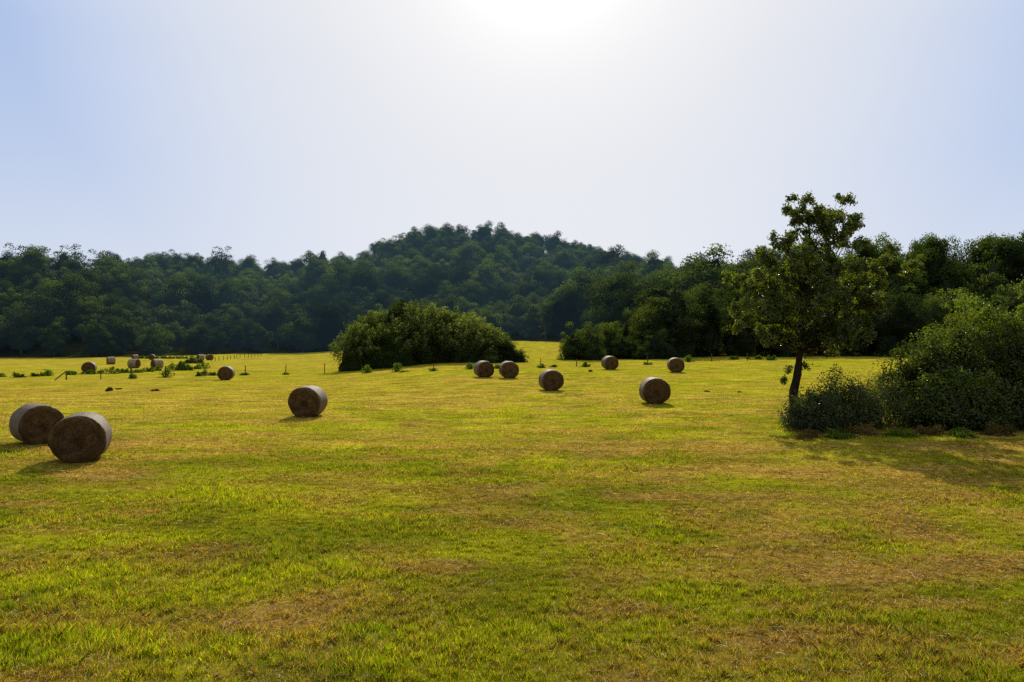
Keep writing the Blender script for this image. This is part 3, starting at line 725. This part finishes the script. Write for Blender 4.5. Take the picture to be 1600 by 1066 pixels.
# ------------------------------------------------------------------ bushes on the right
def bush(name, cx, yc, rx, ry, H, zb, npuff, mat, label, seed, leaf=(.07, .14), nl=80, stems=16, cat='bush', openness=0., group=None, lean=0.):
    r = np.random.default_rng(seed); g = gz(cx, yc); t = thing(name, label, cat, (cx, yc, g), group)
    ml = MB(); mt = MB(); ends = []
    for j in range(npuff):
        a = r.uniform(0, 6.28); q = math.sqrt(r.uniform(0, 1)); prof = H * (1 - .78 * q ** 2.6) * r.uniform(.72, 1.16) * (1 + .20 * math.sin(3 * a + seed) + .10 * math.sin(5 * a + 2 * seed + 6 * q))
        zz = zb + (prof - zb) * (1 - r.uniform(0, 1) ** 1.7 * .98) if r.random() < .8 else prof
        c = np.array([math.cos(a) * rx * q * .92 + lean * zz, math.sin(a) * ry * q * .92, zz]); ends.append(c)
        pr = r.uniform(.24, .60) * (1 - .3 * openness); n = int(nl * r.uniform(.7, 1.3) * (1 - .3 * openness))
        ld = nrm(r.normal(size=(n, 3)) + np.array([0, 0, .3])); P = c + ld * pr * r.uniform(.35, 1.15, n)[:, None] * np.array([1, 1, .85]); P[:, 2] = np.maximum(P[:, 2], .03)
        V, F = leafquads(P, nrm(ld * 1.0 + r.normal(size=(n, 3)) * .7 + np.array([0, 0, .3])), r.uniform(*leaf, n), r.uniform(leaf[0] * .55, leaf[1] * .55, n), r)
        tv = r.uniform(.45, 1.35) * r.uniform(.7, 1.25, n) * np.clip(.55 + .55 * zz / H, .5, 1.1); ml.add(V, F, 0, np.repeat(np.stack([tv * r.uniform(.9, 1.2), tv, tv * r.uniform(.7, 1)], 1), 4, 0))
    # shoots that poke out of the outline
    for j in range(int(npuff * .42)):
        a = r.uniform(0, 6.28); q = math.sqrt(r.uniform(0, 1)); top = H * (1 - .85 * q ** 2.2); b = np.array([math.cos(a) * rx * q + lean * top, math.sin(a) * ry * q, top * .85])
        e = b + np.array([r.normal() * .12 + math.cos(a) * .35 * q, r.normal() * .1, r.uniform(.2, .85) * (1 - .6 * q)]); V, F = tube([b, e], [.006, .002], 3); mt.add(V, F)
        n = 26; tt = r.uniform(.1, 1.0, n)[:, None]; P = b + (e - b) * tt + r.normal(size=(n, 3)) * .05; V, F = leafquads(P, nrm(r.normal(size=(n, 3))), r.uniform(*leaf, n), leaf[1] * .45, r)
        tv = r.uniform(.9, 1.4); ml.add(V, F, 0, np.array([tv * 1.1, tv, tv * .8]))
    for k in range(stems):
        c = ends[r.integers(len(ends))]; b = np.array([c[0] * r.uniform(.35, .9), c[1] * r.uniform(.35, .9), -.1]); V, F = tube(spline([b, (b + c) / 2 + r.normal(size=3) * .12, c], 8), np.linspace(r.uniform(.015, .04), .006, 8), 5); mt.add(V, F)
    link('foliage', ml.mesh('foliage', [mat]), t); link('stem', mt.mesh('stem', [M_TWIG], (0,)), t)
def X(px, z): return (px - 800) / FPX * z
bush('bramble_bush', X(1275, 25.6), 25.6, .95, 1.0, 1.05, .1, 80, M_BRAM, 'low grey green bramble growing round the foot of the lone tree', 11, (.055, .11), 100, 26, cat='bush')
bush('bramble_bush', X(1322, 26.3), 26.3, 1.05, 1.2, 1.5, .1, 100, M_BRAM, 'knee high bramble with loose shoots between the lone tree and the big bush', 12, (.055, .11), 100, 30)
bush('bramble_bush', X(1378, 26.6), 26.6, 1.1, 1.1, 1.55, .1, 90, M_BRAM, 'dark bramble tucked under the airy side of the big bush', 13, (.04, .085), 80, 40)
bush('leafy_bush', X(1422, 27.6), 27.6, 1.4, 1.3, 2.2, .7, 85, M_BUSH, 'airy bush with bare stems showing, at the left end of the big bushes', 14, nl=90, stems=46, openness=.5)
bush('leafy_bush', X(1468, 27.6), 27.6, 1.45, 1.7, 2.8, .3, 260, M_BUSH, 'big dark round topped bush, first of the large ones after the airy bush', 15, nl=105, stems=40)
bush('leafy_bush', X(1478, 26.4), 26.4, 1.3, 1.0, 1.6, .1, 150, M_BUSH, 'dark low bush filling the shade at the foot of the big round one', 16, nl=90)
bush('leafy_bush', X(1545, 27.4), 27.4, 1.9, 1.8, 3.5, .2, 330, M_BUSH, 'tall wide bush with glossy lit leaves next to the round topped one', 17, nl=105, stems=30)
bush('leafy_bush', X(1530, 26.0), 26.2, 1.9, 1.1, 1.5, .1, 190, M_BUSH, 'dark low bush below the tall wide one, its foot in deep shade', 18, nl=90)
bush('leafy_bush', X(1625, 26.6), 26.8, 1.9, 2.0, 3.85, .1, 330, M_BUSH, 'tall bush cut off by the edge of the view', 19, nl=100)
bush('leafy_bush', X(1500, 31), 31, 1.0, 1.0, 3.9, 1.3, 70, M_BUSH, 'slim leafy top rising behind and between the two tall bushes', 20, nl=100, openness=.3)
bush('leafy_bush', X(1720, 27), 27, 2.2, 2.2, 3.6, .1, 260, M_BUSH, 'tall bush outside the edge of the view next to the last one', 21, nl=90)

# ------------------------------------------------------------------ fence posts, weeds, clods
def post(px, py, hpx, label, group='thin wooden fence posts across the field', lean=0., wr=.045, brace=False):
    x, y, z = foot(px, py); H = hpx / FPX * y; r = np.random.default_rng(int(px * 7)); mb = MB()
    V, F = tube(spline([np.array([0, 0, -.2]), np.array([lean * .5, 0, H * .5]), np.array([lean, .02, H])], 7), np.linspace(wr, wr * .8, 7), 8, .09, r); mb.add(V, F)
    k = len(V); mb.add(V[-8:], np.array([list(range(8))]))
    if not brace:
        o = link('fence_post', mb.mesh('fence_post', [M_POST], (0,)), None, (x, y, z)); tag(o, label, 'fence post', group); return
    t = thing('fence_post', label, 'fence post', (x, y, z), group); link('post', mb.mesh('post', [M_POST], (0,)), t)
    mb = MB(); V, F = tube(spline([np.array([-.80, -.35, -.02]), np.array([-.42, -.18, H * .45]), np.array([-.02, 0, H * .92])], 7), np.full(7, wr * .8), 7, .08, r); mb.add(V, F); link('brace', mb.mesh('brace', [M_POST], (0,)), t)
post(103, 594, 14.5, 'fence post propped by a slanting brace, left of the weeds', brace=True, wr=.06)
post(157, 592.5, 16, 'thin fence post in front of the side on bale near the brace')
post(204.5, 592, 24, 'stout fence post in front of the side on bale, weeds at its foot', wr=.085)
post(258, 590, 18, 'fence post grown over with green weeds', wr=.07)
post(271.5, 587.5, 5, 'short broken stub of a fence post after the weedy one', wr=.05)
post(320, 588, 14, 'fence post standing in the last weed bush before the bale', wr=.05)
post(383, 586.5, 15, 'first bare fence post right of the fence line bale', wr=.06)
post(446, 585.5, 16, 'second bare fence post right of the fence line bale', lean=.05, wr=.05)
post(507, 583.5, 15.5, 'fence post standing before the tip of the big thicket', wr=.05)
post(565, 583, 14, 'faint thin post beside a leaning green weed in front of the thicket', wr=.035)
post(618, 581, 15, 'fence post beside a tall green weed in front of the thicket middle', wr=.05)
post(677.5, 579.5, 12, 'fence post with a dark weed skirt in front of the thicket', wr=.04)
post(732.5, 577.5, 12, 'fence post just left of the pair of bales', wr=.06)
post(845, 574, 14, 'fence post standing in the gap between the thickets', wr=.04)
post(901, 572.5, 12, 'thin post in front of the dark gap bush', wr=.05)
post(1012, 569, 12, 'post at the foot of the low bushes between two bales', wr=.05)
post(1112, 565, 12, 'pale post against the dark forest edge, nearest the far bale', wr=.06)
post(1168, 564, 12, 'pale post against the dark forest edge, close to the lone tree', wr=.06)
fx = np.array([330, 336, 342, 349, 355, 360, 366, 370, 375, 382, 388, 393, 398, 403, 408]); 
for i, p in enumerate(fx):
    post(float(p), 565 - (p - 330) / 78 * 8.5, 7 - (p - 330) / 78 * 2, 'small post in the short far row beyond the pair of bales', 'row of small far posts', wr=.07)

def weeds(name, px, py, wpx, hpx, label, seed, n=260, mat=M_WEED, cat='weeds', spiky=.5, group='weeds along the fence line'):
    x, y, z = foot(px, py); r = np.random.default_rng(seed); W = wpx / FPX * y / 2; H = hpx / FPX * y; mb = MB(); ns = max(5, int(W * 9))
    L = .10 * (y / 60) ** .8
    for k in range(ns):
        b = np.array([r.uniform(-1, 1) * W * (.8 if wpx >= 10 else .4) * (k > 0), r.normal() * min(W, .5) * .5, 0]); h = H * r.uniform(.45, 1.0) * (1 - .45 * abs(b[0] / W) ** 2); e = b + np.array([r.normal() * .1, r.normal() * .08, h])
        m = int(n / ns) + 6; t = r.uniform(0, 1, m); P = b + (e - b) * t[:, None] + r.normal(size=(m, 3)) * np.array([1, 1, .3]) * (.05 + .12 * (1 - t))[:, None] * (1.6 if spiky < .4 else 1); P[:, 2] = np.maximum(P[:, 2], .01)
        V, F = leafquads(P, nrm(r.normal(size=(m, 3))), L * 1.6, L * .7, r); tv = r.uniform(.7, 1.15); mb.add(V, F, 0, np.array([tv, tv, tv * .9])); V, F = tube([b, e], [.008, .004], 3); mb.add(V, F)
    th = np.arange(12) / 12 * 6.2832; dp = min(W, .5) * 1.3      # the matted foot the stems grow from
    ring = np.stack([np.cos(th) * W * 1.1, np.sin(th) * dp, 0 * th - .03], 1); rg2 = ring * np.array([.5, .5, 0]) + np.array([0, 0, .05])
    mb.add(np.concatenate([ring, rg2]), np.array([(k, (k + 1) % 12, 12 + (k + 1) % 12, 12 + k) for k in range(12)]), 0, np.array([.4, .4, .3])); mb.add(rg2, np.array([list(range(12))]), 0, np.array([.4, .4, .3]))
    o = link(name, mb.mesh(name, [mat]), None, (x, y, z)); tag(o, label, cat, group)
SPL = 0
WD = [(4, 589, 14, 6, 'low weeds at the left end of the fence line'), (27, 590, 16, 9, 'dark weed tuft between the end weeds and the round tuft'), (54, 588.5, 13, 6, 'small round dark weed tuft in the fence line'),
      (67, 588, 10, 7, 'thin pointed weed left of the tallest pointed weed'), (76, 587.5, 9, 12, 'tallest pointed weed left of the braced post'), (112, 586, 17, 9, 'light green weeds just behind the braced post'),
      (138, 585, 22, 8, 'weeds growing up in front of the half sunk bale'), (155, 584, 10, 7, 'weeds behind the thin post near the brace'), (178, 584, 22, 11, 'broad weed bush between two fence posts, in front of the side on bale'),
      (197, 583, 14, 8, 'weeds left of the stout post'), (214, 582.5, 18, 9, 'weeds right of the stout post'), (208, 592, 9, 10, 'weed skirt at the foot of the stout post'),
      (232, 581, 24, 8, 'low weeds in front of the last side on bale'), (247, 579.5, 16, 9, 'taller weeds below the end of the last side on bale'), (260, 590, 12, 22, 'leafy weed climbing the overgrown post'),
      (272, 578.5, 14, 12, 'weeds left of the largest fence line shrub'), (320, 587, 16, 12, 'dark bush at the fence left of the fence line bale'), (311, 588, 8, 9, 'reddish weeds beside the dark bush at the fence'), (335, 587, 10, 6, 'low weeds touching the fence line bale'),
      (318, 576, 18, 13, 'bright shrub above the dark bush at the fence'), (305, 577, 14, 8, 'low green weeds left of the bright shrub'),
      (383, 586.5, 10, 4, 'grass tuft at the foot of the first bare post'), (446, 585.5, 8, 3, 'grass tuft at the foot of the second bare post'),
      (574, 583, 6, 14, 'tall leaning green weed in front of the thicket'), (620, 581, 5, 15, 'tall upright green weed beside a post in front of the thicket'), (630, 581.5, 14, 2, 'low green tuft right of the tall upright weed'), (677, 580, 9, 6, 'dark bushy weed around a post before the thicket'),
      (735, 577, 6, 12, 'tall weed behind the pair of bales'), (777, 576, 10, 8, 'yellow green weed showing between the pair of bales'), (846, 575, 9, 6, 'weed at the foot of the gap post'), (865, 574, 7, 4, 'small weed right of the gap post'), (914, 573.5, 12, 8, 'weed below the dark gap bush'),
      (1012, 570, 12, 4, 'tuft at the foot of the post between two bales'), (1076, 566, 10, 12, 'grassy weeds just right of the far bale'), (1180, 562, 26, 10, 'tall weeds against the forest edge left of the lone tree'), (1145, 562, 22, 8, 'weeds against the forest edge between the two pale posts'), (1205, 563, 20, 9, 'weeds against the forest edge behind the lone tree')]
for i, w in enumerate(WD):
    weeds('weed_clump', *w, seed=500 + i, spiky=.2 if w[3] > 10 else .6)
weeds('green_shrub', 286, 579, 30, 15, 'largest bright green shrub of the fence line, right of the side on bales', 601, n=1500, cat='shrub', spiky=.1)
weeds('green_shrub', 300, 568, 24, 11, 'dull green shrub beside the far pair of bales', 602, n=900, mat=M_BRAM, cat='shrub', spiky=.1)
weeds('green_shrub', 313, 568, 18, 9, 'small dull shrub directly below the far pair of bales', 603, n=700, mat=M_BRAM, cat='shrub', spiky=.1)
# strip of rough grass before the far forest
for i, p in enumerate(range(222, 300, 11)):
    weeds('rough_grass_clump', p + .3, 560.5, 13, 5, 'clump in the strip of rough grass at the far forest foot', 640 + i, n=160, cat='grass clump', group='rough grass strip at the far forest foot')
for i, (px, py, wp_, hp_, m_, lb) in enumerate([(1262, 683, 40, 13, 1, 'dry brown grass at the foot of the bramble by the lone tree'), (1310, 684, 46, 15, 0, 'green grass clump before the first bramble'),
        (1352, 679, 44, 17, 1, 'reddish dry grass clump below the middle bramble'), (1400, 681, 50, 15, 0, 'dark grass clump in the shade under the airy bush'), (1450, 678, 52, 18, 1, 'dry grass clump in the shade before the round topped bush'),
        (1506, 682, 50, 14, 0, 'shaded green grass clump before the wide bush'), (1560, 679, 54, 18, 1, 'shaded dry grass clump before the wide bush'), (1237, 668, 16, 20, 0, 'green weeds hugging the trunk of the lone tree')]):
    weeds('grass_clump', px, py, wp_, hp_, lb, 700 + i, n=700, mat=(M_WEED, M_DRYG)[m_], cat='grass clump', group='grass clumps along the foot of the bushes')
def clod(px, py, wpx, hpx, label, seed):
    x, y, z = foot(px, py); r = np.random.default_rng(seed); W = wpx / FPX * y / 2; H = hpx / FPX * y; mb = MB()
    m = newclod
    for k in range(5):
        c = np.array([r.uniform(-.7, .7) * W, r.normal() * .12, 0]); S, K = 10, 5; V = []
        for i in range(K + 1):
            e = math.pi / 2 * i / K
            for q in range(S):
                a = q / S * 6.283; f = 1 + .25 * r.normal(); V.append(c + np.array([W * .45 * f * math.cos(e) * math.cos(a), .18 * f * math.cos(e) * math.sin(a), H * r.uniform(.7, 1.1) * math.sin(e) - .01]))
        mb.add(V, np.array([(i * S + q, i * S + (q + 1) % S, (i + 1) * S + (q + 1) % S, (i + 1) * S + q) for i in range(K) for q in range(S)]))
    tag(link('earth_clod', mb.mesh('earth_clod', [m]), None, (x, y, z)), label, 'clod', 'dark earth clods')
newclod = bark('dark_earth', (.02, .014, .008), (.05, .035, .02), haze=False, scale=12)
clod(170, 611, 12, 6, 'largest dark clod of earth in the meadow below the stout post', 1); clod(184, 609, 7, 2.5, 'small dark clod beside the largest one', 2); clod(245, 611, 13, 3, 'flat dark clod below the fence line weeds', 3)
clod(1104, 612, 9, 2, 'flat dark clod in the meadow behind the large sunlit bale', 4); clod(1155, 613, 6, 2, 'small dark clod between the large sunlit bale and the lone tree', 5); clod(922, 581, 8, 3, 'dark clod on the meadow left of the small looking bale', 6)

# ------------------------------------------------------------------ sky, sun, camera
SE, SA = math.radians(33), math.radians(2.3); GE = math.radians(28.5)
w = bpy.data.worlds.new('World'); SC.world = w; w.use_nodes = True; nt = w.node_tree; N, L = nt.nodes, nt.links
bg = N['Background']; bg.inputs[1].default_value = 1.0
sky = N.new('ShaderNodeTexSky'); sky.sky_type = 'NISHITA'; sky.sun_disc = False; sky.sun_elevation = SE; sky.sun_rotation = SA; sky.dust_density = 1.0
tc = N.new('ShaderNodeTexCoord'); dt = N.new('ShaderNodeVectorMath'); dt.operation = 'DOT_PRODUCT'; L.new(tc.outputs['Generated'], dt.inputs[0])
dt.inputs[1].default_value = (math.sin(SA) * math.cos(GE), math.cos(SA) * math.cos(GE), math.sin(GE))   # brightest part of the haze, just under the sun
ang = mth(nt, 'DIVIDE', mth(nt, 'ARCCOSINE', dt.outputs['Value']), math.pi)
def lin(c): return tuple(((v / 255 + .055) / 1.055) ** 2.4 for v in c) + (1,)
rp = N.new('ShaderNodeValToRGB'); rp.color_ramp.interpolation = 'LINEAR'; L.new(ang, rp.inputs[0])
stops = [(0, (300, 298, 290)), (6, (264, 264, 262)), (8, (250, 250, 250)), (10.8, (240, 240, 242)), (17, (225, 228, 235)), (24, (210, 218, 234)), (29, (192, 206, 234)), (34, (166, 189, 230)), (42, (164, 188, 229)), (60, (100, 132, 190)), (95, (52, 76, 124)), (180, (40, 60, 105))]
el = rp.color_ramp.elements
while len(el) < len(stops): el.new(.5)
for e, (a, c) in zip(el, stops): e.position = a / 180; e.color = lin(c)
sp = N.new('ShaderNodeSeparateXYZ'); L.new(tc.outputs['Generated'], sp.inputs[0])
hz = N.new('ShaderNodeValToRGB'); L.new(sp.outputs[2], hz.inputs[0]); e = hz.color_ramp.elements
for q, (p, v) in zip([e[0], e[1], e.new(.1), e.new(.2), e.new(.33)], [(0, .85), (.5, 0), (.1, .60), (.2, .30), (.32, .08)]): q.position = p; q.color = (v, v, v, 1)
hc = mixc(nt, remap(nt, ang, .11, .26), lin((238, 238, 240))[:3], lin((218, 226, 236))[:3])
c = mixc(nt, hz.outputs[0], rp.outputs[0], hc)
ad = N.new('ShaderNodeMix'); ad.data_type = 'RGBA'; ad.blend_type = 'ADD'; ad.inputs[0].default_value = .0025; L.new(c, ad.inputs[6]); L.new(sky.outputs[0], ad.inputs[7])
L.new(ad.outputs[2], bg.inputs[0])
sl = bpy.data.lights.new('sun', 'SUN'); sl.energy = 4.9; sl.angle = math.radians(.6); sl.color = (1, .93, .80)
so = bpy.data.objects.new('sun', sl); COL.objects.link(so)
so.rotation_euler = Vector((math.sin(SA) * math.cos(SE), math.cos(SA) * math.cos(SE), math.sin(SE))).to_track_quat('Z', 'Y').to_euler(); so.location = (0, 60, 60)
cd = bpy.data.cameras.new('camera'); co = bpy.data.objects.new('camera', cd); COL.objects.link(co)
cd.sensor_width = 36; cd.lens = FPX / 1600 * 36; cd.clip_start = .1; cd.clip_end = 6000
co.location = (0, 0, EYE); co.rotation_euler = (math.pi / 2 - PITCH, 0, 0); SC.camera = co
SC.view_settings.view_transform = 'Standard'; SC.view_settings.look = 'None'; SC.view_settings.exposure = 0
SC.cycles.max_bounces = 6; SC.cycles.diffuse_bounces = 3; SC.cycles.transmission_bounces = 4; SC.cycles.transparent_max_bounces = 4
SC.cycles.sample_clamp_indirect = 4
SC.cycles.use_denoising = False            # keeps the fine grass texture
